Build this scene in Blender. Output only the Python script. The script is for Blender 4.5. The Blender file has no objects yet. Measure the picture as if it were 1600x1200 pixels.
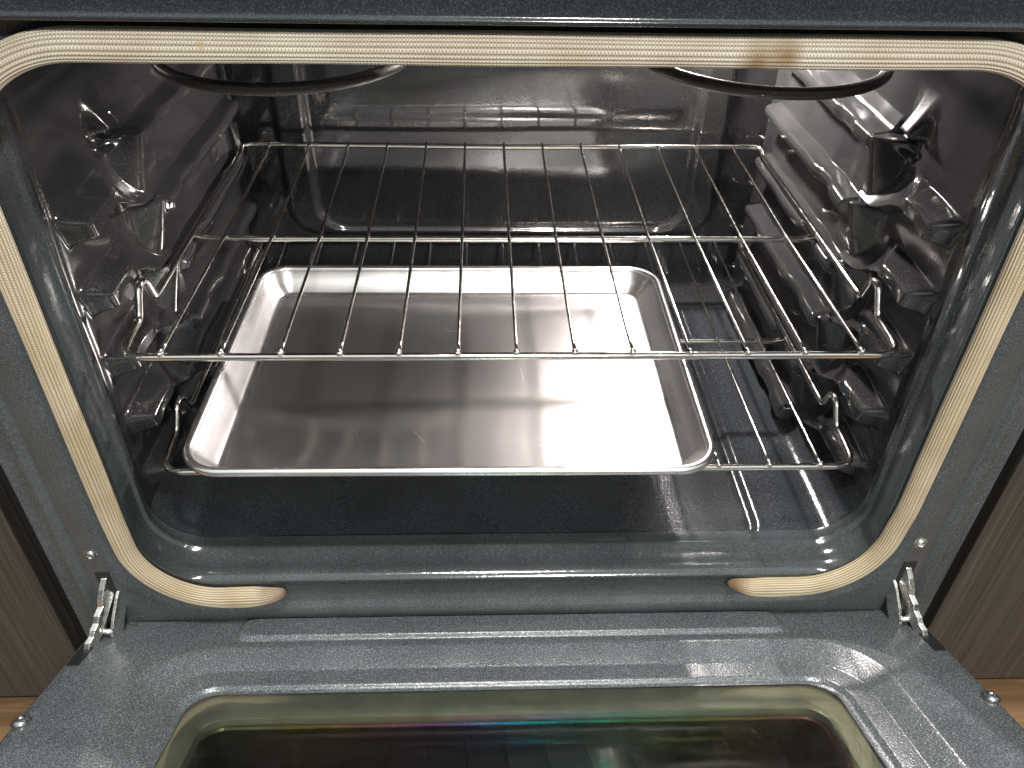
import bpy, math, random
import numpy as np
from mathutils import Vector, Matrix

# ------------------------------------------------------------------ camera, world, lamps
S = bpy.context.scene
COL = S.collection
random.seed(4)

CAM = Vector((-.0279, -.4794, .6604))
PITCH, YAW, ROLL = .6597, .0469, -.0240
cp, sp = math.cos(PITCH), math.sin(PITCH)
fwd = Vector((math.sin(YAW)*cp, math.cos(YAW)*cp, -sp))
rt = Vector((math.cos(YAW), -math.sin(YAW), 0))
dn = fwd.cross(rt)
rt2 = rt*math.cos(ROLL) + dn*math.sin(ROLL)
dn2 = -rt*math.sin(ROLL) + dn*math.cos(ROLL)
cd = bpy.data.cameras.new('camera')
cam = bpy.data.objects.new('camera', cd)
COL.objects.link(cam)
mw = Matrix((rt2, -dn2, -fwd)).transposed().to_4x4()
mw.translation = CAM
cam.matrix_world = mw
cd.sensor_width = 36
cd.lens = 1272.3/1600*36
cd.clip_start = .02
cd.clip_end = 100
S.camera = cam

w = bpy.data.worlds.new("World")
S.world = w
w.use_nodes = True
bg = w.node_tree.nodes['Background']
# a dim room with a pale, lit ceiling: brighter straight up, dim at eye level and below
_nt = w.node_tree
_tc = _nt.nodes.new('ShaderNodeTexCoord')
_sx = _nt.nodes.new('ShaderNodeSeparateXYZ')
_nt.links.new(_tc.outputs['Generated'], _sx.inputs[0])
_cr = _nt.nodes.new('ShaderNodeValToRGB')
_cr.color_ramp.elements[0].position = .05
_cr.color_ramp.elements[0].color = (.06, .06, .063, 1)
_cr.color_ramp.elements[1].position = .75
_cr.color_ramp.elements[1].color = (.92, .97, .98, 1)
_nt.links.new(_sx.outputs['Z'], _cr.inputs['Fac'])
_nt.links.new(_cr.outputs['Color'], bg.inputs['Color'])
bg.inputs['Strength'].default_value = .9

S.view_settings.view_transform = 'Standard'
S.view_settings.look = 'None'
S.view_settings.exposure = 0.06
S.view_settings.gamma = 1.0

def lamp(name, kind, loc, energy, color, size=None, target=None, **kw):
    l = bpy.data.lights.new(name, kind)
    l.energy = energy
    l.color = color
    for k, v in kw.items():
        setattr(l, k, v)
    if size is not None:
        if kind == 'AREA':
            l.shape = 'DISK'; l.size = size
        else:
            l.shadow_soft_size = size
    o = bpy.data.objects.new(name, l)
    COL.objects.link(o)
    o.location = loc
    if target is not None:
        o.rotation_euler = (Vector(target)-Vector(loc)).to_track_quat('-Z', 'Y').to_euler()
    return o

lamp('ceiling_lamp', 'AREA', (.03, -.36, 2.05), 31, (1, .97, .93), .22, (0, -.1, 0))
lamp('front_fill_lamp', 'AREA', (.25, -1.60, 1.55), 40, (1, .96, .91), .16, (0, -.1, 0))  # unseen fill lamp, moved forward and low to brighten gasket and front faces
LAMP = Vector((.215, .468, .500))          # the oven's own bulb, high in the back wall
lamp('oven_bulb', 'POINT', LAMP, 20, (1, .92, .88), .012)

# ------------------------------------------------------------------ materials
def mat(name):
    m = bpy.data.materials.new(name)
    m.use_nodes = True
    nt = m.node_tree
    b = nt.nodes['Principled BSDF']
    return m, nt, b

def N(nt, t, **kw):
    n = nt.nodes.new(t)
    for k, v in kw.items():
        if k in n.inputs:
            n.inputs[k].default_value = v
        else:
            setattr(n, k, v)
    return n

def ramp(nt, src, stops):
    r = nt.nodes.new('ShaderNodeValToRGB')
    e = r.color_ramp.elements
    while len(e) < len(stops):
        e.new(.5)
    for i, (p, c) in enumerate(stops):
        e[i].position = p
        e[i].color = (*c, 1) if len(c) == 3 else c
    nt.links.new(src, r.inputs['Fac'])
    return r

def coords(nt):
    return nt.nodes.new('ShaderNodeTexCoord')

def enamel(name, base, speck, rough, peel, pscale=230, spec=.5, dens=.69, sscale=1250.0):
    m, nt, b = mat(name)
    L = nt.links.new
    tc = coords(nt)
    n1 = N(nt, 'ShaderNodeTexNoise', Scale=sscale, Detail=2.0, Roughness=.6)
    L(tc.outputs['Object'], n1.inputs['Vector'])
    r1 = ramp(nt, n1.outputs['Fac'], [(0, base), (dens-.16, base), (dens, speck), (1, speck)])
    n2 = N(nt, 'ShaderNodeTexNoise', Scale=14.0, Detail=5.0)
    L(tc.outputs['Object'], n2.inputs['Vector'])
    r2 = ramp(nt, n2.outputs['Fac'], [(.3, (.82, .82, .82)), (.7, (1.1, 1.1, 1.1))])
    mx = N(nt, 'ShaderNodeMix', data_type='RGBA', blend_type='MULTIPLY')
    mx.inputs[0].default_value = 1
    L(r1.outputs['Color'], mx.inputs[6]); L(r2.outputs['Color'], mx.inputs[7])
    L(mx.outputs[2], b.inputs['Base Color'])
    r3 = ramp(nt, n2.outputs['Fac'], [(.3, (rough*.8,)*3), (.75, (rough*1.35,)*3)])
    L(r3.outputs['Color'], b.inputs['Roughness'])
    b.inputs['Specular IOR Level'].default_value = spec
    v = N(nt, 'ShaderNodeTexNoise', Scale=float(pscale), Detail=3.0, Roughness=.55)
    L(tc.outputs['Object'], v.inputs['Vector'])
    bp = N(nt, 'ShaderNodeBump', Strength=peel, Distance=.0006)
    L(v.outputs['Fac'], bp.inputs['Height'])
    L(bp.outputs['Normal'], b.inputs['Normal'])
    return m

M_CAV = enamel('cavity_enamel', (.0215, .021, .0215), (.055, .055, .057), .10, .11, 170, 1.0)
M_FLOOR = enamel('cavity_floor_enamel', (.018, .021, .0245), (.065, .072, .078), .12, .30, 420, .6, .66)
M_DOOR = enamel('door_enamel', (.060, .069, .074), (.20, .215, .225), .19, .5, 560, .6, .66, 900.0)
M_FRAME = enamel('frame_enamel', (.044, .051, .054), (.12, .135, .14), .24, .35, 420, .38, .66)

M_COLLAR = enamel('collar_enamel', (.034, .040, .043), (.10, .11, .115), .12, .25, 260, .9, .68)
M_RAIL = enamel('rail_enamel', (.017, .021, .024), (.05, .058, .064), .14, .10, 300, .6, .68)

def metal(name, col, rough, nscale=0, nstr=0, aniso=0):
    m, nt, b = mat(name)
    b.inputs['Base Color'].default_value = (*col, 1)
    b.inputs['Metallic'].default_value = 1
    b.inputs['Roughness'].default_value = rough
    if aniso:
        b.inputs['Anisotropic'].default_value = aniso
    if nscale:
        tc = coords(nt)
        n = N(nt, 'ShaderNodeTexNoise', Scale=float(nscale), Detail=4.0)
        nt.links.new(tc.outputs['Object'], n.inputs['Vector'])
        r = ramp(nt, n.outputs['Fac'], [(.3, (rough*.6,)*3), (.7, (rough*1.6,)*3)])
        nt.links.new(r.outputs['Color'], b.inputs['Roughness'])
        bp = N(nt, 'ShaderNodeBump', Strength=nstr, Distance=.0004)
        nt.links.new(n.outputs['Fac'], bp.inputs['Height'])
        nt.links.new(bp.outputs['Normal'], b.inputs['Normal'])
    return m

M_CHROME = metal('rack_chrome', (.90, .86, .79), .10, 160, .25)
M_STEEL = metal('hinge_steel', (.78, .77, .72), .26, 300, .3)
M_SCREW = metal('screw_steel', (.45, .47, .47), .28, 500, .3)
M_ELEMENT = metal('element_sheath', (.10, .097, .094), .40, 500, .3)

# aluminium sheet of the baking pan: rolling marks, scratches, gentle warp
def pan_metal(name, bottom):
    m, nt, b = mat(name)
    L = nt.links.new
    b.inputs['Metallic'].default_value = 1
    tc = coords(nt)
    mp = N(nt, 'ShaderNodeMapping')
    mp.inputs['Scale'].default_value = (3, 260, 60)
    L(tc.outputs['Object'], mp.inputs['Vector'])
    br = N(nt, 'ShaderNodeTexNoise', Scale=2.0, Detail=3.0)
    L(mp.outputs['Vector'], br.inputs['Vector'])
    big = N(nt, 'ShaderNodeTexNoise', Scale=9.0, Detail=3.0)
    L(tc.outputs['Object'], big.inputs['Vector'])
    rr = ramp(nt, big.outputs['Fac'], [(.1, (.12 if bottom else .20,)*3), (.9, (.21 if bottom else .32,)*3)])
    L(rr.outputs['Color'], b.inputs['Roughness'])
    cr = ramp(nt, big.outputs['Fac'], [(.1, (.86, .84, .83)), (.9, (.92, .905, .90))])
    L(cr.outputs['Color'], b.inputs['Base Color'])
    b1 = N(nt, 'ShaderNodeBump', Strength=.10, Distance=.0004)
    L(br.outputs['Fac'], b1.inputs['Height'])
    last = b1
    if bottom:
        # fine curved scratches
        rnd = random.Random(11)
        acc = rr.outputs['Color']
        for _ in range(13):
            cx, cy, r_ = rnd.uniform(-.25, .25), rnd.uniform(-.3, .25), rnd.choice((.05, .09, .16, .3, .5))
            an = rnd.uniform(0, 6.28)
            px, py = rnd.uniform(-.12, .17), rnd.uniform(-.12, .10)
            vd = N(nt, 'ShaderNodeVectorMath', operation='DISTANCE')
            vd.inputs[1].default_value = (px+r_*math.cos(an), py+r_*math.sin(an), 0)
            L(tc.outputs['Object'], vd.inputs[0])
            sb = N(nt, 'ShaderNodeMath', operation='SUBTRACT'); sb.inputs[1].default_value = r_
            L(vd.outputs['Value'], sb.inputs[0])
            ab = N(nt, 'ShaderNodeMath', operation='ABSOLUTE'); L(sb.outputs[0], ab.inputs[0])
            m1 = N(nt, 'ShaderNodeMapRange'); m1.inputs[1].default_value = .0005; m1.inputs[2].default_value = .0001
            m1.inputs[3].default_value = 0; m1.inputs[4].default_value = .16
            L(ab.outputs[0], m1.inputs[0])
            # only a short stretch of each arc
            v2 = N(nt, 'ShaderNodeVectorMath', operation='DISTANCE')
            v2.inputs[1].default_value = (px, py, 0)
            L(tc.outputs['Object'], v2.inputs[0])
            m2 = N(nt, 'ShaderNodeMapRange'); m2.inputs[1].default_value = rnd.uniform(.012, .04); m2.inputs[2].default_value = .004
            L(v2.outputs['Value'], m2.inputs[0])
            mu = N(nt, 'ShaderNodeMath', operation='MULTIPLY_ADD')
            L(m1.outputs[0], mu.inputs[0]); L(m2.outputs[0], mu.inputs[1]); L(acc, mu.inputs[2])
            acc = mu.outputs[0]
        L(acc, b.inputs['Roughness'])
    L(last.outputs['Normal'], b.inputs['Normal'])
    if bottom:
        # satin haze of the rolled sheet under the clearer reflection
        b2 = N(nt, 'ShaderNodeBsdfPrincipled', Metallic=1.0, Roughness=.38)
        b2.inputs['Base Color'].default_value = (.56, .53, .52, 1)
        L(last.outputs['Normal'], b2.inputs['Normal'])
        ms = N(nt, 'ShaderNodeMixShader', Fac=.42)
        L(b.outputs[0], ms.inputs[1]); L(b2.outputs[0], ms.inputs[2])
        L(ms.outputs[0], nt.nodes['Material Output'].inputs['Surface'])
    return m
M_PAN = pan_metal('pan_aluminium', False)
M_PANB = pan_metal('pan_bottom_aluminium', True)

# woven glass-fibre gasket; UV: x along the rope in metres, y around it 0..1
def gasket_mat():
    m, nt, b = mat('gasket_weave')
    L = nt.links.new
    uv = N(nt, 'ShaderNodeUVMap')
    sep = N(nt, 'ShaderNodeSeparateXYZ')
    L(uv.outputs['UV'], sep.inputs[0])
    w1 = N(nt, 'ShaderNodeMath', operation='MULTIPLY'); w1.inputs[1].default_value = 2*math.pi/.0020
    L(sep.outputs['X'], w1.inputs[0])
    w2 = N(nt, 'ShaderNodeMath', operation='MULTIPLY'); w2.inputs[1].default_value = 2*math.pi*20
    L(sep.outputs['Y'], w2.inputs[0])
    a = N(nt, 'ShaderNodeMath', operation='ADD'); L(w1.outputs[0], a.inputs[0]); L(w2.outputs[0], a.inputs[1])
    s1 = N(nt, 'ShaderNodeMath', operation='SINE'); L(a.outputs[0], s1.inputs[0])
    d = N(nt, 'ShaderNodeMath', operation='SUBTRACT'); L(w1.outputs[0], d.inputs[0]); L(w2.outputs[0], d.inputs[1])
    s2 = N(nt, 'ShaderNodeMath', operation='SINE'); L(d.outputs[0], s2.inputs[0])
    mu = N(nt, 'ShaderNodeMath', operation='MAXIMUM'); L(s1.outputs[0], mu.inputs[0]); L(s2.outputs[0], mu.inputs[1])
    st = N(nt, 'ShaderNodeMath', operation='COSINE'); L(w2.outputs[0], st.inputs[0])
    wm = N(nt, 'ShaderNodeMath', operation='MULTIPLY_ADD'); wm.inputs[1].default_value = .8
    L(st.outputs[0], wm.inputs[0]); L(mu.outputs[0], wm.inputs[2])
    r = ramp(nt, wm.outputs[0], [(0, (.30, .262, .20)), (.9, (.69, .65, .56))])
    tc = coords(nt)
    n = N(nt, 'ShaderNodeTexNoise', Scale=26.0, Detail=5.0)
    L(tc.outputs['Object'], n.inputs['Vector'])
    r2 = ramp(nt, n.outputs['Fac'], [(.3, (.84, .80, .72)), (.65, (1.04, 1.04, 1.04))])
    mx = N(nt, 'ShaderNodeMix', data_type='RGBA', blend_type='MULTIPLY'); mx.inputs[0].default_value = 1
    L(r.outputs['Color'], mx.inputs[6]); L(r2.outputs['Color'], mx.inputs[7])
    # heat-tanned towards the sides and bottom of the door opening
    sz = N(nt, 'ShaderNodeSeparateXYZ'); L(tc.outputs['Object'], sz.inputs[0])
    tz = N(nt, 'ShaderNodeMapRange'); tz.inputs[1].default_value = .52; tz.inputs[2].default_value = .36
    L(sz.outputs['Z'], tz.inputs[0])
    tn = N(nt, 'ShaderNodeMix', data_type='RGBA', blend_type='MULTIPLY')
    tn.inputs[7].default_value = (.80, .73, .60, 1)
    L(tz.outputs[0], tn.inputs[0]); L(mx.outputs[2], tn.inputs[6])
    cur = tn.outputs[2]
    # scorched ends and one grease stain on the top run
    for c, rad, col in (((-.204, -.006, .052), .036, (.075, .035, .016)), ((.196, -.006, .056), .026, (.12, .065, .03)),
                        ((.128, -.012, .524), .016, (.24, .165, .08)), ((.145, -.012, .528), .012, (.24, .165, .08)),
                        ((-.18, -.012, .531), .004, (.45, .32, .2))):
        vm = N(nt, 'ShaderNodeVectorMath', operation='DISTANCE')
        vm.inputs[1].default_value = c
        L(tc.outputs['Object'], vm.inputs[0])
        nn = N(nt, 'ShaderNodeMath', operation='MULTIPLY_ADD'); nn.inputs[1].default_value = rad*1.1; nn.inputs[2].default_value = -rad*.55
        L(n.outputs['Fac'], nn.inputs[0])
        ad = N(nt, 'ShaderNodeMath', operation='ADD'); L(vm.outputs['Value'], ad.inputs[0]); L(nn.outputs[0], ad.inputs[1])
        mr = N(nt, 'ShaderNodeMapRange'); mr.inputs[1].default_value = rad; mr.inputs[2].default_value = rad*.25
        mr.inputs[3].default_value = 0; mr.inputs[4].default_value = .95
        L(ad.outputs[0], mr.inputs[0])
        m2 = N(nt, 'ShaderNodeMix', data_type='RGBA')
        m2.inputs[7].default_value = (*col, 1)
        L(mr.outputs[0], m2.inputs[0]); L(cur, m2.inputs[6])
        cur = m2.outputs[2]
    L(cur, b.inputs['Base Color'])
    b.inputs['Roughness'].default_value = .75
    bp = N(nt, 'ShaderNodeBump', Strength=.30, Distance=.0006)
    L(mu.outputs[0], bp.inputs['Height'])
    L(bp.outputs['Normal'], b.inputs['Normal'])
    return m
M_GASKET = gasket_mat()

def glass_outer():
    m, nt, b = mat('window_pane_coated')
    b.inputs['Base Color'].default_value = (.86, .90, .84, 1)
    b.inputs['Transmission Weight'].default_value = 1
    b.inputs['Roughness'].default_value = .012
    b.inputs['IOR'].default_value = 1.85
    tc = coords(nt)
    mp = N(nt, 'ShaderNodeMapping'); mp.inputs['Rotation'].default_value = (0, 0, .7); mp.inputs['Scale'].default_value = (9, 60, 9)
    nt.links.new(tc.outputs['Object'], mp.inputs['Vector'])
    n = N(nt, 'ShaderNodeTexNoise', Scale=1.0, Detail=4.0)
    nt.links.new(mp.outputs['Vector'], n.inputs['Vector'])
    r = ramp(nt, n.outputs['Fac'], [(.48, (.012,)*3), (.72, (.14,)*3)])
    nt.links.new(r.outputs['Color'], b.inputs['Roughness'])
    return m
def glass_inner():
    m, nt, b = mat('window_pane_dark')
    b.inputs['Base Color'].default_value = (.026, .023, .021, 1)
    b.inputs['Roughness'].default_value = .03
    b.inputs['IOR'].default_value = 3.2
    b.inputs['Thin Film IOR'].default_value = 1.38
    tc = coords(nt)
    n = N(nt, 'ShaderNodeSeparateXYZ')
    nt.links.new(tc.outputs['Object'], n.inputs[0])
    mr = N(nt, 'ShaderNodeMapRange'); mr.inputs[1].default_value = -.25; mr.inputs[2].default_value = .25
    mr.inputs[3].default_value = 240; mr.inputs[4].default_value = 560
    nt.links.new(n.outputs['X'], mr.inputs[0])
    nt.links.new(mr.outputs[0], b.inputs['Thin Film Thickness'])
    return m
M_GLASS = glass_outer()
M_GLASSB = glass_inner()

def plain(name, col, rough, spec=.5):
    m, nt, b = mat(name)
    tc = coords(nt)
    n = N(nt, 'ShaderNodeTexNoise', Scale=40.0, Detail=4.0)
    nt.links.new(tc.outputs['Object'], n.inputs['Vector'])
    r = ramp(nt, n.outputs['Fac'], [(.3, tuple(c*.85 for c in col)), (.7, tuple(c*1.15 for c in col))])
    nt.links.new(r.outputs['Color'], b.inputs['Base Color'])
    b.inputs['Roughness'].default_value = rough
    b.inputs['Specular IOR Level'].default_value = spec
    return m
M_BLACK = plain('black_body_paint', (.012, .012, .013), .5)
M_RETAINER = plain('window_retainer_metal', (.54, .53, .43), .28)
M_RETAINER.node_tree.nodes['Principled BSDF'].inputs['Metallic'].default_value = .75
M_LAMPGLASS = None

def wood(name, dark, light, scale, lines, rough=.45):
    m, nt, b = mat(name)
    L = nt.links.new
    tc = coords(nt)
    mp = N(nt, 'ShaderNodeMapping'); mp.inputs['Scale'].default_value = scale
    L(tc.outputs['Object'], mp.inputs['Vector'])
    n = N(nt, 'ShaderNodeTexNoise', Scale=1.0, Detail=7.0, Roughness=.62, Distortion=.25)
    L(mp.outputs['Vector'], n.inputs['Vector'])
    mid = tuple((a+c)/2 for a, c in zip(dark, light))
    r = ramp(nt, n.outputs['Fac'], [(.30, dark), (.5, mid), (.68, light)])
    mp3 = N(nt, 'ShaderNodeMapping'); mp3.inputs['Scale'].default_value = tuple(s*.55 for s in scale)
    mp3.inputs['Location'].default_value = (3.1, 0, 1.7)
    L(tc.outputs['Object'], mp3.inputs['Vector'])
    n3 = N(nt, 'ShaderNodeTexNoise', Scale=1.0, Detail=2.0, Distortion=.1)
    L(mp3.outputs['Vector'], n3.inputs['Vector'])
    rl = ramp(nt, n3.outputs['Fac'], [(0, (0, 0, 0)), (.485, (0, 0, 0)), (.50, (lines,)*3), (.515, (0, 0, 0))])
    mx = N(nt, 'ShaderNodeMix', data_type='RGBA')
    mx.inputs[7].default_value = (*[min(1, c*2.1) for c in light], 1)
    L(rl.outputs['Color'], mx.inputs[0]); L(r.outputs['Color'], mx.inputs[6])
    L(mx.outputs[2], b.inputs['Base Color'])
    b.inputs['Roughness'].default_value = rough
    bp = N(nt, 'ShaderNodeBump', Strength=.25, Distance=.0005)
    L(n.outputs['Fac'], bp.inputs['Height']); L(bp.outputs['Normal'], b.inputs['Normal'])
    return m
M_CAB = wood('cabinet_wood', (.025, .0225, .0205), (.056, .050, .045), (170, 60, 1.5), .35)
M_FLOORWOOD = wood('floor_wood', (.18, .105, .052), (.32, .20, .10), (3, 70, 40), .2)

# ------------------------------------------------------------------ builders
def link(o, parent=None):
    COL.objects.link(o)
    if parent is not None:
        o.parent = parent
    return o

def mesh_obj(name, V, Fc, m, parent=None, smooth=True, uvs=None, autosharp=None):
    me = bpy.data.meshes.new(name)
    me.from_pydata([tuple(map(float, v)) for v in V], [], [tuple(f) for f in Fc])
    me.materials.append(m)
    if uvs is not None:
        ul = me.uv_layers.new(name='UVMap')
        for li, lp in enumerate(me.loops):
            ul.data[li].uv = uvs[lp.vertex_index]
    me.polygons.foreach_set('use_smooth', [smooth]*len(me.polygons))
    if autosharp is not None:
        me.set_sharp_from_angle(angle=math.radians(autosharp))
    me.update()
    return link(bpy.data.objects.new(name, me), parent)

def grid_obj(name, P, m, parent=None, flip=False):
    """P: array (nu, nv, 3) -> quad sheet, built fast"""
    nu, nv = P.shape[:2]
    idx = np.arange(nu*nv).reshape(nu, nv)
    q = np.stack([idx[:-1, :-1], idx[1:, :-1], idx[1:, 1:], idx[:-1, 1:]], -1).reshape(-1, 4)
    if flip:
        q = q[:, ::-1]
    me = bpy.data.meshes.new(name)
    me.vertices.add(nu*nv)
    me.vertices.foreach_set('co', P.reshape(-1).astype(np.float32))
    me.loops.add(q.size)
    me.loops.foreach_set('vertex_index', q.reshape(-1).astype(np.int32))
    me.polygons.add(len(q))
    me.polygons.foreach_set('loop_start', np.arange(0, q.size, 4, dtype=np.int32))
    me.polygons.foreach_set('use_smooth', np.ones(len(q), bool))
    me.materials.append(m)
    me.update(calc_edges=True)
    me.validate()
    return link(bpy.data.objects.new(name, me), parent)

def frames(pts, closed):
    n = len(pts)
    T = []
    for i in range(n):
        a = pts[(i-1) % n] if (closed or i > 0) else pts[i]
        b = pts[(i+1) % n] if (closed or i < n-1) else pts[i]
        T.append((b-a).normalized())
    up = Vector((0, 0, 1)) if abs(T[0].z) < .9 else Vector((1, 0, 0))
    nrm = (up - T[0]*up.dot(T[0])).normalized()
    out = []
    for t in T:
        nrm = (nrm - t*nrm.dot(t)).normalized()
        out.append((t, nrm, t.cross(nrm)))
    return out

def tube_data(pts, r, seg=10, closed=False, caps=True):
    pts = [Vector(p) for p in pts]
    fr = frames(pts, closed)
    V, Fc = [], []
    for p, (t, a, b) in zip(pts, fr):
        for k in range(seg):
            an = 2*math.pi*k/seg
            V.append(p + a*(r*math.cos(an)) + b*(r*math.sin(an)))
    n = len(pts)
    for i in range(n if closed else n-1):
        j = (i+1) % n
        for k in range(seg):
            l = (k+1) % seg
            Fc.append((i*seg+k, i*seg+l, j*seg+l, j*seg+k))
    if caps and not closed:
        Fc.append(tuple(range(seg-1, -1, -1)))
        Fc.append(tuple(range((n-1)*seg, n*seg)))
    return V, Fc

def fillet(pts, rad, closed=False, n=6):
    """round the corners of a polyline; rad: number or list"""
    pts = [Vector(p) for p in pts]
    out = []
    N_ = len(pts)
    for i, p in enumerate(pts):
        r = rad[i] if isinstance(rad, (list, tuple)) else rad
        if (not closed and i in (0, N_-1)) or r <= 0:
            out.append(p); continue
        a = (pts[i-1]-p); b = (pts[(i+1) % N_]-p)
        d = min(r, a.length*.48, b.length*.48)
        A = p + a.normalized()*d; B = p + b.normalized()*d
        for k in range(n+1):
            t = k/n
            out.append(A*(1-t)**2 + p*2*t*(1-t) + B*t*t)
    return out

def join(parts):
    V, Fc = [], []
    for v, f in parts:
        o = len(V)
        V += list(v)
        Fc += [tuple(i+o for i in q) for q in f]
    return V, Fc

def box_data(x0, x1, y0, y1, z0, z1):
    V = [(x, y, z) for x in (x0, x1) for y in (y0, y1) for z in (z0, z1)]
    Fc = [(0, 1, 3, 2), (4, 6, 7, 5), (0, 4, 5, 1), (2, 3, 7, 6), (0, 2, 6, 4), (1, 5, 7, 3)]
    return V, Fc

def bevel(o, wd, seg=2):
    md = o.modifiers.new('bevel', 'BEVEL')
    md.width = wd; md.segments = seg; md.limit_method = 'ANGLE'
    return o

def thing(name, label, cat, loc=(0, 0, 0), group=None):
    o = bpy.data.objects.new(name, None)
    link(o)
    o.location = loc
    o['label'] = label; o['category'] = cat
    if group:
        o['group'] = group
    return o

def rrect(hx, z0, z1, r, n=10, rb=None):
    """rounded rectangle in (x, z), counter-clockwise seen from the front, fixed vertex count"""
    rb = r if rb is None else rb
    out = []
    for cx, cz, a0, q in ((hx-rb, z0+rb, -90, rb), (hx-r, z1-r, 0, r), (-hx+r, z1-r, 90, r), (-hx+rb, z0+rb, 180, rb)):
        for k in range(n+1):
            a = math.radians(a0+90*k/n)
            out.append((cx+q*math.cos(a), cz+q*math.sin(a)))
    return out

def loft(rings, close_last=False):
    """rings: lists of equal length of 3D points; closed loops"""
    n = len(rings[0])
    V = [p for r in rings for p in r]
    Fc = []
    for i in range(len(rings)-1):
        for k in range(n):
            l = (k+1) % n
            Fc.append((i*n+k, i*n+l, (i+1)*n+l, (i+1)*n+k))
    if close_last:
        Fc.append(tuple(range((len(rings)-1)*n, len(rings)*n)))
    return V, Fc

def sm(t):
    t = np.clip(t, 0, 1)
    return t*t*(3-2*t)

# ------------------------------------------------------------------ the oven
oven = thing('oven', 'open electric oven with dark speckled enamel cavity, white gasket and lowered glass window door', 'oven')

XW = .337      # base plane of the side walls
ZF = .066      # cavity floor
ZC = .565      # ceiling
YB = .492      # back wall

# --- stamped side walls
SHELF = [.4040, .3425, .2808, .2178, .1542, .0925]
def rear_column(z):
    """pressed shelf profile behind y = .2: (height, protrusion) pairs, top to bottom"""
    pz, ph = [.60, SHELF[0]+.016, SHELF[0]+.0050], [0, 0, .0055]
    for k, q in enumerate(SHELF):
        g = 1.0 if k else .82
        pz += [q+.0018, q-.0002, q-.0022, q-.0060, q-.0120, q-.0165, q-.0190, q-.0230]
        ph += [.0150 if k else .0080, .0305*g, .0325*g, .0335*g, .0322*g, .0250*g, .0150, .0105]
    pz.append(.03); ph.append(.004)
    pz = np.array(pz[::-1]); ph = np.array(ph[::-1])
    zz = np.linspace(.03, .60, 4000)
    hh = np.interp(zz, pz, ph)
    ker = np.hanning(17); ker /= ker.sum()
    hh = np.convolve(hh, ker, 'same')
    return np.interp(z, zz, hh)

def wall_height(y, z):
    wob = .00035*np.sin(y*95)
    rear = rear_column(z+wob)
    # the shelf edge is pinched a little part-way along
    rear = rear*(1-.13*np.exp(-((y-.262)/.020)**4)) * sm((.478-y)/.022)
    front = np.zeros_like(y)
    for q in SHELF[:5]:
        z0 = q-.0550
        rise = .0225*sm((.184-y)/.060)-.0075*sm((.112-y)/.040)
        zb = z0+rise
        zt = q+.0020-.0165*sm((.178-y)/.050)
        u = np.clip((z-zb)/np.maximum(zt-zb, .004), 0, 1)
        notch = (1-u)**3.0
        arm = 1-sm((u-.50)/.50)
        bq = sm((.165-y)/.045)
        f = notch*(1-bq) + arm*bq
        # skirt dropping from the end of the shelf, its face turned to the front
        H = .0205 + .0020*np.exp(-((y-.118)/.014)**2) + .0015*sm((y-.128)/.045)
        sk = sm((y-(.166+.010*u))/.026)*(1-sm((u-.93)/.07))*(.0168+.0105*u)/H
        f = np.maximum(f, sk)
        f = np.where(z < zb, sm((z-(zb-.0075))/.0075), f)
        cap = sm((y-.066+.30*(z-q+.020))/.014)
        front = np.maximum(front, f*H*cap)
    a = sm((.2070-y)/.0050)
    h = rear*(1-a) + front*a
    # pinched tab near the top
    dy = (y-.172)/.024
    up = np.clip((z-.419)/.034, 0, 1)
    wdt = np.clip(1-np.abs(dy)*(1-.15*up), 0, 1)
    tab = .0150*(1-up)**1.3*sm(wdt*1.3)*np.where(z > .419, 1, sm((z-.413)/.006))
    h = np.maximum(h, tab)
    # shallow dish under the tab
    d2 = ((y-.172)/.017)**2+((z-.405)/.013)**2
    h = h-.0070*sm(np.clip(1-d2, 0, 1)*2.2)*(z < .418)
    # gentle sheet waviness
    h = h + .0009*np.sin(y*31+1.3)*np.sin(z*23+.4) + .0006*np.sin(y*67+z*41)
    # narrow pressed line along the front edge
    h = h - .0022*np.exp(-((y-.062)/.0045)**2)*sm((z-.12)/.05)
    return h

ys = np.concatenate([np.linspace(.030, .24, 190), np.linspace(.24, .505, 130)[1:]])
zs = np.linspace(.05, .575, 660)
Y, Z = np.meshgrid(ys, zs, indexing='ij')
Hh = wall_height(Y, Z)
# soft roll into floor, ceiling and back wall
roll = .028*(np.clip(1-(Z-.060)/.035, 0, 1)**2.2) + .028*(np.clip(1-(.572-Z)/.035, 0, 1)**2.2) + .026*(np.clip(1-(.498-Y)/.030, 0, 1)**2.2)
Hh = Hh + roll
for s in (-1, 1):
    P = np.stack([s*(XW-Hh), Y, Z], -1)
    o = grid_obj('side_wall', P, M_CAV, oven, flip=(s < 0))

# --- back wall with pressed panel
xs = np.linspace(-.345, .345, 330)
zs2 = np.linspace(.05, .575, 260)
X, Z2 = np.meshgrid(xs, zs2, indexing='ij')
def rr_sdf(x, z, cx, cz, hx, hz, r):
    qx = np.abs(x-cx)-(hx-r); qz = np.abs(z-cz)-(hz-r)
    return np.minimum(np.maximum(qx, qz), 0)+np.hypot(np.maximum(qx, 0), np.maximum(qz, 0))-r
d1 = rr_sdf(X, Z2, 0, .40, .268, .236, .035)
hb = .009*sm((.010-d1)/.012)
d2 = rr_sdf(X, Z2, 0, .44, .234, .273, .038)
hb = hb - .0055*sm((.006-d2)/.009)
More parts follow.
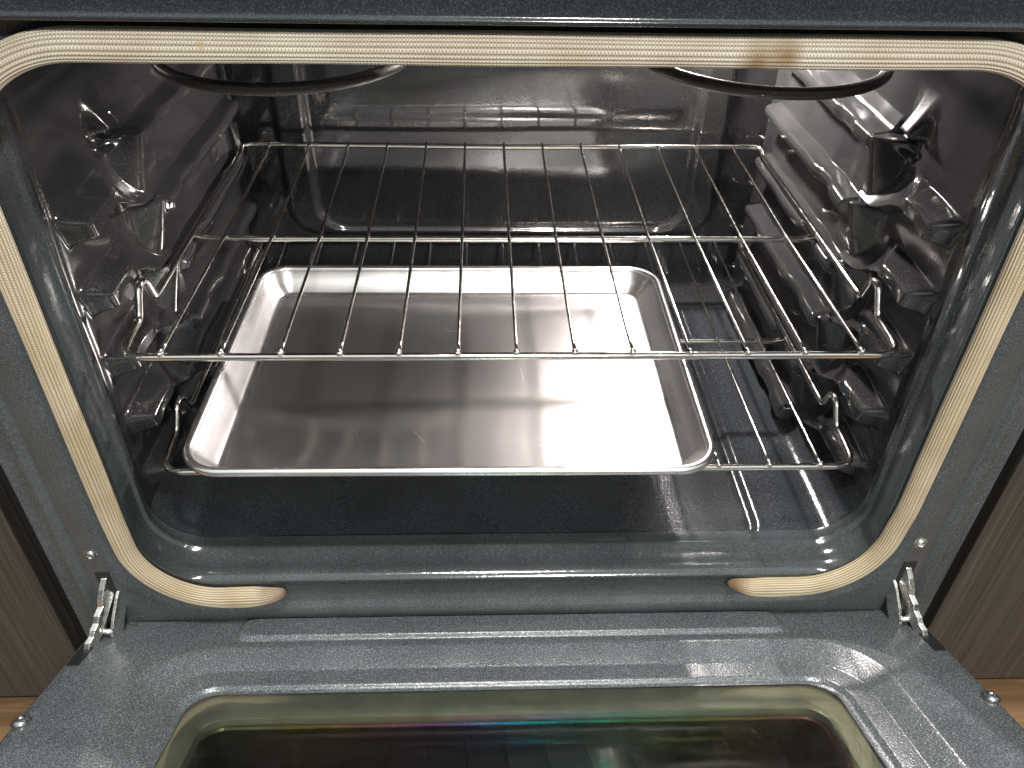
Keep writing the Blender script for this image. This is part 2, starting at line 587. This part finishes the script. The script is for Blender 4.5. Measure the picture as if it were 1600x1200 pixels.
# horizontal fold: upper half stands forward
hb = hb + .0028*sm((Z2-.309)/.020)*sm((.225-np.abs(X))/.02)
hb = hb + .0012*np.sin(X*14+.6)*np.sin(Z2*17)
hb = hb + .03*(np.clip(1-(Z2-.062)/.035, 0, 1)**2.2)
P = np.stack([X, YB-hb, Z2], -1)
grid_obj('back_wall', P, M_CAV, oven, flip=False)

# --- floor and ceiling
xs = np.linspace(-.337, .337, 300)
ysf = np.linspace(.032, .495, 230)
X, Yf = np.meshgrid(xs, ysf, indexing='ij')
dd = rr_sdf(X, Yf, 0, .255, .240, .222, .035)
zf = ZF - .004*sm((.004-dd)/.007)
zf = zf + .035*np.clip((np.abs(X)-.300)/.037, 0, 1)**2.2
zf = zf + .0007*np.sin(X*22+.5)*np.sin(Yf*19)
P = np.stack([X, Yf, zf], -1)
grid_obj('cavity_floor', P, M_FLOOR, oven)
V, Fc = box_data(-.34, .34, .004, .5, ZC, ZC+.003)
mesh_obj('cavity_ceiling', V, Fc, M_CAV, oven, smooth=False)

# --- front frame: one pressed sheet, lofted ring by ring from the collar outwards
def ring(hx, z0, z1, r, y, rb=None):
    return [(x, y, z) for x, z in rrect(hx, z0, z1, r, 12, rb)]
rings = [ring(.3335, .0675, .5265, .055, .050, .050),
         ring(.3325, .0680, .5245, .055, .040, .050),
         ring(.3285, .0690, .5225, .055, .0370, .050),
         ring(.3285, .0690, .5225, .055, .0345, .050),
         ring(.3310, .0675, .5240, .055, .0325, .050),
         ring(.3312, .0675, .5240, .055, .0150, .052),
         ring(.3295, .0688, .5228, .055, .0120, .052),
         ring(.3290, .0685, .5225, .055, .006, .054),
         ring(.3265, .0665, .5235, .058, .0015, .056),
         ring(.3240, .0640, .5245, .060, -.0005, .058),
         ring(.3255, .0590, .5255, .062, .0005, .060),
         ring(.3270, .0560, .5265, .064, .0030, .062),
         ring(.3450, .0330, .5400, .070, .0030, .070),
         ring(.3480, .0305, .5430, .072, .0020, .072),
         ring(.3530, .0270, .5480, .074, -.0010, .074),
         ring(.3560, .0250, .5510, .074, -.0022, .072),
         ring(.3740, .0130, .5700, .050, -.0024, .050),
         ring(.3790, .0080, .5750, .040, .0008, .030),
         ring(.3830, .0020, .5800, .030, .0008, .020),
         ring(.3865, -.020, .5900, .020, -.0040, .010),
         ring(.3895, -.040, .6000, .012, -.0036, .008),
         ring(.3960, -.060, .6100, .008, .0075, .006),
         ring(.4060, -.080, .6200, .005, .0060, .004),
         ring(.4090, -.082, .6220, .005, .0040, .004),
         ring(.4110, -.083, .6230, .005, .0060, .004),
         ring(.4112, -.083, .6232, .005, .0300, .004)]
V, Fc = loft(rings[:10])
mesh_obj('cavity_collar', V, Fc, M_COLLAR, oven, autosharp=50)
V, Fc = loft(rings[9:])
mesh_obj('front_frame', V, Fc, M_FRAME, oven, autosharp=50)

# range body behind the frame
V, Fc = join([box_data(-.400, -.345, .031, .66, -.32, .64), box_data(.345, .400, .031, .66, -.32, .64),
              box_data(-.344, .344, .512, .66, -.32, .64), box_data(-.344, .344, .031, .510, .58, .64),
              box_data(-.344, .344, .031, .510, -.32, .045)])
mesh_obj('body', V, Fc, M_BLACK, oven, smooth=False)

# top rail over the opening
pts = [(.030, .5450), (-.0180, .5450), (-.0200, .5453), (-.0208, .5461), (-.0210, .5472), (-.0206, .5482), (-.0199, .5488), (-.0195, .5500), (-.0195, .556), (-.0195, .575), (-.024, .64), (.03, .66)]
V = []; Fc = []
for x in (-.46, .46):
    V += [(x, a, b) for a, b in pts]
n = len(pts)
for i in range(n-1):
    Fc.append((i, i+1, n+i+1, n+i))
Fc.append(tuple(range(n))); Fc.append(tuple(range(2*n-1, n-1, -1)))
mesh_obj('top_rail', V, Fc, M_RAIL, oven, autosharp=40)

# --- gasket: fibre rope in an open loop
gp = []
def arc(cx, cz, r, a0, a1, n):
    return [(cx+r*math.cos(math.radians(a0+(a1-a0)*k/n)), cz+r*math.sin(math.radians(a0+(a1-a0)*k/n))) for k in range(n+1)]
gp += [(-.207, .0525), (-.222, .0478), (-.245, .0455)]
gp += [(x, z) for x, z in arc(-.262, .118, .073, 268, 180, 22)]
gp += [(-.336, z) for z in np.linspace(.15, .43, 24)]
gp += [(x, z) for x, z in arc(-.254, .447, .082, 180, 90, 20)]
gp += [(x, .529) for x in np.linspace(-.23, .23, 34)]
gp += [(x, z) for x, z in arc(.256, .447, .082, 90, 0, 20)]
gp += [(.338, z) for z in np.linspace(.43, .15, 24)]
gp += [(x, z) for x, z in arc(.262, .123, .073, 0, -82, 22)]
gp += [(.245, .0495), (.222, .0495), (.199, .0570)]
gp = [Vector((x, 0, z)) for x, z in gp]
# resample evenly
def resample(P, step):
    L = [0]
    for a, b in zip(P, P[1:]):
        L.append(L[-1]+(b-a).length)
    n = int(L[-1]/step)
    out = []; j = 0
    for i in range(n+1):
        s = L[-1]*i/n
        while j < len(L)-2 and L[j+1] < s:
            j += 1
        t = (s-L[j])/max(L[j+1]-L[j], 1e-9)
        out.append(P[j].lerp(P[j+1], t))
    return out, L[-1]
gq, glen = resample(gp, .003)
for _ in range(4):
    gq = [gq[0]]+[(gq[i-1]+gq[i]*2+gq[i+1])/4 for i in range(1, len(gq)-1)]+[gq[-1]]
V, Fc, UV = [], [], []
seg = 120
ng = len(gq)
for i, p in enumerate(gq):
    a = gq[max(i-1, 0)]; b = gq[min(i+1, ng-1)]
    t = (b-a).normalized()
    side = Vector((t.z, 0, -t.x))
    s = glen*i/(ng-1)
    e = min(s, glen-s)
    k = min(1, .22+.78*math.sqrt(max(0, min(1, e/.030)))) if e < .030 else 1
    bulge = 1+.16*math.exp(-((e-.045)/.02)**2)
    topness = max(0, min(1, (p.z-.50)/.02))
    wd = (.0089+.0003*math.sin(s*31))*k*bulge
    dp = (.0066+.0004*math.sin(s*19+1))*min(1, k*1.1)
    for j in range(seg):
        an = 2*math.pi*j/seg
        rib = 1+.050*math.cos(an*20)-.006*math.cos(an*3+s*7)
        c, sn = math.cos(an), math.sin(an)
        cx = math.copysign(abs(c)**.85, c)*wd*rib
        cy = math.copysign(abs(sn)**.85, sn)*dp*rib
        V.append((p.x+side.x*cx, -.0035-cy, p.z+side.z*cx))
        UV.append((s, j/seg))
for i in range(ng-1):
    for j in range(seg):
        l = (j+1) % seg
        Fc.append((i*seg+j, (i+1)*seg+j, (i+1)*seg+l, i*seg+l))
Fc.append(tuple(range(seg))); Fc.append(tuple(range(ng*seg-1, (ng-1)*seg-1, -1)))
mesh_obj('gasket', V, Fc, M_GASKET, oven, uvs=UV)

# --- broil element: two round-ended loops joined at the back
zE = .482
path = []
for cx, sgn in ((-.172, 1), (.186, 1)):
    r = .092
    path += [(cx-r, .40, zE)]
    path += [(cx+r*math.cos(math.radians(a)), .160+r*math.sin(math.radians(a)), zE) for a in np.linspace(180, 360, 30)]
    path += [(cx+r, .36 if cx < 0 else .40, zE)]
path.insert(0, (-.264, .47, zE+.01))
path.append((.278, .47, zE+.01))
V, Fc = tube_data(path, .0044, 12)
el = mesh_obj('broil_element', V, Fc, M_ELEMENT, oven)
for x in (-.172, .186):
    V, Fc = join([tube_data([(x-.095, .26, zE-.0055), (x+.095, .26, zE-.0055)], .0016, 8),
                  tube_data([(x, .26, zE-.0055), (x, .26, ZC)], .0016, 8)])
    mesh_obj('element_hanger', V, Fc, M_STEEL, el)

# --- oven lamp housing (glass dome round the bulb)
V, Fc = [], []
prof = [(.030, 0), (.030, -.004), (.027, -.004)]
rings_ = []
for r, d in prof:
    rings_.append([(LAMP.x+r*math.cos(a), .478+d, LAMP.z+r*math.sin(a)) for a in np.linspace(0, 2*math.pi, 32, endpoint=False)])
V, Fc = loft(rings_)
lampo = mesh_obj('oven_lamp', V, Fc, M_STEEL, oven)

# --- screws on the frame
def screw(name, loc, nrm, m, parent, r=.0048):
    n_ = Vector(nrm).normalized()
    a = n_.orthogonal().normalized(); b = n_.cross(a)
    rr = []
    for rad, h in ((r*1.25, 0), (r*1.25, .0006), (r, .0010), (r*.94, .0022), (r*.75, .0032), (r*.42, .0038), (r*.30, .0028), (r*.05, .0026)):
        rr.append([tuple(Vector(loc)+n_*h+a*(rad*math.cos(t))+b*(rad*math.sin(t))) for t in np.linspace(0, 2*math.pi, 20, endpoint=False)])
    V, Fc = loft(rr, True)
    return mesh_obj(name, V, Fc, m, parent, autosharp=50)
screw('screw', (-.366, -.0022, .106), (0, -1, 0), M_SCREW, oven)
screw('screw', (.364, -.0022, .108), (0, -1, 0), M_STEEL, oven)

# --- door, lowered to 23 degrees above level
ANG = math.radians(23)
DP0 = Vector((0, -.006, .010))
DS = Vector((0, -math.cos(ANG), math.sin(ANG)))      # away from the hinge
DN = Vector((0, math.sin(ANG), math.cos(ANG)))       # out of the liner, upward
def D(x, s, h=0.0):
    return tuple(DP0 + Vector((x, 0, 0)) + DS*s + DN*h)
DL = .46
def dring(hx, s0, s1, r, h):
    return [D(x, s, h) for x, s in rrect(hx, s0, s1, r, 12)]
rd = [dring(.2715, .0865, .352, .026, -.0150),
      dring(.2760, .0835, .355, .030, -.0145),
      dring(.2790, .0820, .357, .032, -.0125),
      dring(.2800, .0810, .358, .033, -.0112),
      dring(.2815, .0795, .359, .034, -.0104),
      dring(.2985, .0625, .377, .048, -.0100),
      dring(.3000, .0610, .378, .049, -.0094),
      dring(.3012, .0598, .379, .049, -.0080),
      dring(.3165, .0440, .395, .058, -.0022),
      dring(.3180, .0420, .397, .059, -.0006),
      dring(.3200, .0398, .399, .060, 0),
      dring(.3220, .0380, .400, .060, 0),
      dring(.3640, .0060, .430, .040, 0),
      dring(.3760, -.004, .440, .024, 0),
      dring(.3860, -.0090, .448, .016, -.0006),
      dring(.3895, -.0115, .452, .016, -.0030),
      dring(.3910, -.0125, .454, .016, -.0070),
      dring(.3912, -.0125, .454, .016, -.0300)]
V, Fc = loft(rd)
# raised bead near the hinge edge, pushed into the flat area of the liner
door = mesh_obj('door', V, Fc, M_DOOR, oven, autosharp=60)
# shallow pressed shelf between hinge edge and window (a proud strip with soft ends)
nx, nsn = 260, 84
xx = np.linspace(-.262, .262, nx); ss = np.linspace(-.0065, .0345, nsn)
XX, SS = np.meshgrid(xx, ss, indexing='ij')
dd = rr_sdf(XX, SS, 0, .014, .250, .0145, .010)
hh = .0003 + .0045*sm((.0035-dd)/.0045)
P = np.zeros((nx, nsn, 3))
P[..., 0] = XX
P[..., 1] = DP0.y + DS.y*SS + DN.y*hh
P[..., 2] = DP0.z + DS.z*SS + DN.z*hh
grid_obj('liner_bead', P, M_DOOR, door, flip=True)
# window: outer pane, retainer, inner pane
def slab(name, hx, s0, s1, r, h0, h1, m, parent):
    a = [D(x, s, h1) for x, s in rrect(hx, s0, s1, r, 8)]
    b = [D(x, s, h0) for x, s in rrect(hx, s0, s1, r, 8)]
    V = a+b; n = len(a)
    Fc = [tuple(range(n-1, -1, -1)), tuple(range(n, 2*n))]+[((k+1) % n, n+(k+1) % n, n+k, k) for k in range(n)]
    return mesh_obj(name, V, Fc, m, parent, smooth=False)
slab('window_pane', .2745, .0845, .354, .028, -.0190, -.0152, M_GLASS, door)
rg = [dring(.2760, .084, .355, .030, -.0200), dring(.2560, .1120, .330, .020, -.0200), dring(.2540, .1140, .328, .020, -.0212),
      dring(.2520, .1160, .326, .020, -.0330)]
V, Fc = loft(rg)
mesh_obj('window_retainer', V, Fc, M_RETAINER, door, autosharp=40)
rg = [dring(.2465, .1215, .3205, .018, -.0225), dring(.2465, .1215, .3205, .018, -.0262)]
slab('inner_window_pane', .2515, .1165, .3255, .019, -.0300, -.0262, M_GLASSB, door)
slab('outer_skin', .3908, -.012, .4535, .016, -.0420, -.0302, M_BLACK, door)
for x, s in ((-.383, .138), (.396-.012, .131)):
    screw('screw', D(x, s, 0), DN, M_SCREW, door, .0058)

# hinge slots and arms
for sx in (-1, 1):
    x = sx*.3795
    # black plate on the door liner: shade of the open slot as colour
    V, Fc = [], []
    a = [D(x-.0052, -.004, .0006), D(x+.0052, -.004, .0006), D(x+.0052, .064, .0006), D(x-.0052, .064, .0006)]
    b = [D(x-.0052, -.004, .0012), D(x+.0052, -.004, .0012), D(x+.0052, .064, .0012), D(x-.0052, .064, .0012)]
    mesh_obj('hinge_slot', a+b, [(3, 2, 1, 0), (4, 5, 6, 7), (0, 1, 5, 4), (1, 2, 6, 5), (2, 3, 7, 6), (3, 0, 4, 7)], M_BLACK, door, smooth=False)
    xf = sx*.3640
    mesh_obj('frame_slot', *box_data(xf-.006, xf+.006, -.0032, -.0008, .026, .082), M_BLACK, oven, smooth=False)  # black plate on the frame, painted in for the dark of the slot
    # arm: notched plate swung from the frame slot down to the door slot
    prof = [(.012, .078), (-.004, .0745), (-.010, .0665), (-.0150, .058), (-.0165, .052), (-.0235, .047), (-.0265, .041),
            (-.0315, .038), (-.0350, .033), (-.0400, .0315), (-.0440, .0250), (-.0440, .017),
            (-.036, .018), (-.030, .024), (-.022, .028), (-.014, .040), (-.004, .052), (.012, .060)]
    n = len(prof)
    V = []
    for q in (-1, 1):
        for (yy, zz) in prof:
            t = min(1, max(0, (-.004-yy)/.04))
            V.append((xf+sx*.0150*t+q*.0026, yy, zz))
    Fc = [tuple(range(n)), tuple(range(2*n-1, n-1, -1))]+[(k, n+k, n+(k+1) % n, (k+1) % n) for k in range(n)]
    arm = mesh_obj('hinge_arm', V, Fc, M_STEEL, oven, smooth=False)
    bevel(arm, .0006)
    pl = [(.008, .062), (-.008, .052), (-.020, .036), (-.027, .022), (-.025, .014), (-.017, .012), (-.006, .030), (.008, .040)]
    n = len(pl)
    V = []
    for q in (-1, 1):
        for (yy, zz) in pl:
            t = min(1, max(0, (-.004-yy)/.04))
            V.append((xf-sx*.0075+sx*.012*t+q*.0014, yy, zz))
    Fc = [tuple(range(n)), tuple(range(2*n-1, n-1, -1))]+[(k, n+k, n+(k+1) % n, (k+1) % n) for k in range(n)]
    lv = mesh_obj('hinge_link', V, Fc, M_STEEL, arm, smooth=False)
    bevel(lv, .0005)
    V, Fc = tube_data([(xf+sx*.004-.007, -.024, .026), (xf+sx*.004+.007, -.024, .026)], .0028, 12)
    mesh_obj('rivet', V, Fc, M_STEEL, arm)

# ------------------------------------------------------------------ oven racks
WP = .0459
def make_rack(name, label, base, hump):
    x0, y0, z0 = base
    root = thing(name, label, 'oven rack', base, 'chrome wire racks in the oven')
    HX = .3085; DY = .420
    z = 0
    side = lambda s: [(s*(HX-.012), DY, z+.006), (s*(HX-.001), DY-.003, z+.006), (s*HX, DY-.020, z), (s*HX, .098, z), (s*HX, .088, z+.001), (s*HX, .0785, z+hump),
                      (s*HX, .0655, z+hump+.001), (s*(HX+.001), .052, z+.001), (s*(HX+.0015), .040, z), (s*(HX-.0005), 0, z)]
    L = side(-1); R = side(1)
    # order: start in the middle of the back bar, go right, front, left
    pts = [(0, DY, z+.004)] + R + list(reversed(L))
    rad = [0]+[.006, .010, .006, .006, .005, .006, .006, .006, .006, .022]+[.022, .006, .006, .006, .006, .005, .006, .006, .010, .006]
    P = fillet(pts, rad, closed=True, n=6)
    V, Fc = tube_data(P, .0032, 12, closed=True)
    mesh_obj('frame', V, Fc, M_CHROME, root)
    pm = fillet([(-HX+.001, .2033, z-.001), (-.292, .2033, z-.004), (.292, .2033, z-.004), (HX-.001, .2033, z-.001)], .006)
    V, Fc = tube_data(pm, .0030, 12)
    mesh_obj('cross_bar', V, Fc, M_CHROME, root)
    # slats: 13 wires sharing one mesh
    wv, wf = join([tube_data([(0, -.0008, .0047), (0, .012, .0043), (0, .2, .0012), (0, DY-.02, .0042), (0, DY+.001, .0080)], .00155, 8),
                   tube_data([(-.0001, -.0012, .0026), (.0001, -.0010, .0060)], .0026, 8)])
    first = None
    for i in range(13):
        x = (i-6)*WP - .0005
        if first is None:
            first = mesh_obj('wire', wv, wf, M_CHROME, root)
            o = first
        else:
            o = first.copy()
            COL.objects.link(o)
            o.parent = root
        o.location = (x, 0, 0)
    return root
ZU, ZL = .2845, .1575
rack1 = make_rack('oven_rack', 'empty upper chrome wire oven rack above the aluminium baking sheet', (0, .0405, ZU), .024)
rack2 = make_rack('oven_rack', 'lower chrome wire oven rack carrying the aluminium baking sheet', (0, .0450, ZL), .022)
rack2.name = 'oven_rack.001'

# ------------------------------------------------------------------ baking sheet
PX, PY = -.053, .0085
PW, PD = .457, .343
pan = thing('baking_sheet', 'rimmed shiny aluminium baking sheet lying on the lower oven rack', 'baking sheet', (PX, PY+PD/2, ZL+.0062))
pan.rotation_euler = (0, 0, math.radians(-.35))
def pring(dx, r, z):
    hx, hy = PW/2-dx, PD/2-dx
    return [(x, y, z) for x, y in rrect(hx, -hy, hy, r, 12)]
# inner surface out to the rolled lip, with real thickness below
HT = .0250
ins = [(.0300, .010, .0012), (.0270, .012, .0012), (.0245, .014, .0018), (.0228, .0155, .0034), (.0160, .022, .0130), (.0095, .028, .0222), (.0080, .0295, .0238)]
outs = [(.0072, .030, .0222), (.0148, .0235, .0120), (.0215, .017, .0024), (.0240, .015, .0004), (.0270, .012, .0), (.0300, .010, .0)]
V, Fc = loft([pring(*a) for a in ins]+[pring(*a) for a in outs])
mesh_obj('tray_wall', V, Fc, M_PAN, pan, autosharp=60)
# flat bottom with the slight warp of a used sheet
hx, hy = PW/2-.0299, PD/2-.0299
nu, nv = 120, 90
xx = np.linspace(-hx, hx, nu); yy = np.linspace(-hy, hy, nv)
XX, YY = np.meshgrid(xx, yy, indexing='ij')
edge = sm((hx-np.abs(XX))/.05)*sm((hy-np.abs(YY))/.05)
wz = .0016*np.sin(XX*9+YY*7+.6)+.0012*np.sin(XX*17-YY*13+1.1)+.0009*np.sin(YY*31+XX*19)
P = np.stack([XX, YY, .0012+wz*edge*1.25], -1)
grid_obj('tray_bottom', P, M_PANB, pan)
# rolled rim
rp = [Vector(p) for p in pring(.0042, .0325, .0232)]
V, Fc = tube_data(rp, .0042, 14, closed=True)
mesh_obj('rolled_rim', V, Fc, M_PAN, pan)

# ------------------------------------------------------------------ cabinets and kitchen floor
def cabinet(s, label):
    xi, xo = .478, 1.05
    c = thing('cabinet', label, 'cabinet', (s*xi, .065, -.32), 'brown cabinets beside the oven')
    def q(name, x0, x1, y0, y1, z0, z1, m, bv=.0015):
        a, b = sorted((s*x0, s*x1))
        V, Fc = box_data(a-s*xi, b-s*xi, y0-.065, y1-.065, z0+.32, z1+.32)
        return bevel(mesh_obj(name, V, Fc, m, c, smooth=False), bv)
    q('carcass', xi+.001, xo, .084, .64, -.222, .62, M_CAB)
    q('cabinet_door', xi, xo, .065, .0835, -.220, .618, M_CAB)
    q('toe_kick', xi+.002, xo, .125, .145, -.32, -.223, M_BLACK)
cabinet(-1, 'dark brown wood grain cabinet to the left of the oven')
cabinet(1, 'dark brown wood grain cabinet to the right of the oven')
V, Fc = box_data(-2.2, 2.2, -2.0, .66, -.34, -.3201)
fl = mesh_obj('floor', V, Fc, M_FLOORWOOD, None, smooth=False)
fl['kind'] = 'structure'

# ------------------------------------------------------------------ crumbs
rnd = random.Random(23)
parts = []
def crumb(p, r):
    V = []
    for d in ((1, 0, 0), (-1, 0, 0), (0, 1, 0), (0, -1, 0), (0, 0, 1), (0, 0, -1)):
        k = r*rnd.uniform(.6, 1.2)
        V.append((p[0]+d[0]*k, p[1]+d[1]*k, p[2]+d[2]*k*.6))
    return V, [(0, 2, 4), (2, 1, 4), (1, 3, 4), (3, 0, 4), (2, 0, 5), (1, 2, 5), (3, 1, 5), (0, 3, 5)]
for _ in range(46):
    x, y = rnd.uniform(-.28, .28), rnd.uniform(.045, .36)
    parts.append(crumb((x, y, ZF-.0038), rnd.uniform(.0004, .0011)))
for _ in range(16):
    parts.append(crumb((rnd.uniform(-.27, .27), rnd.uniform(.012, .030), .0688), rnd.uniform(.0004, .0008)))
for _ in range(20):
    q = D(rnd.uniform(-.36, .36), rnd.uniform(-.002, .036), .0010)
    parts.append(crumb(q, rnd.uniform(.0003, .0008)))
V, Fc = join(parts)
cr = mesh_obj('crumbs', V, Fc, plain('crumb_char', (.02, .015, .012), .8), None, smooth=False)
cr['kind'] = 'stuff'
cr['label'] = 'tiny dark crumbs scattered on the oven floor and the door liner'
cr['category'] = 'crumbs'
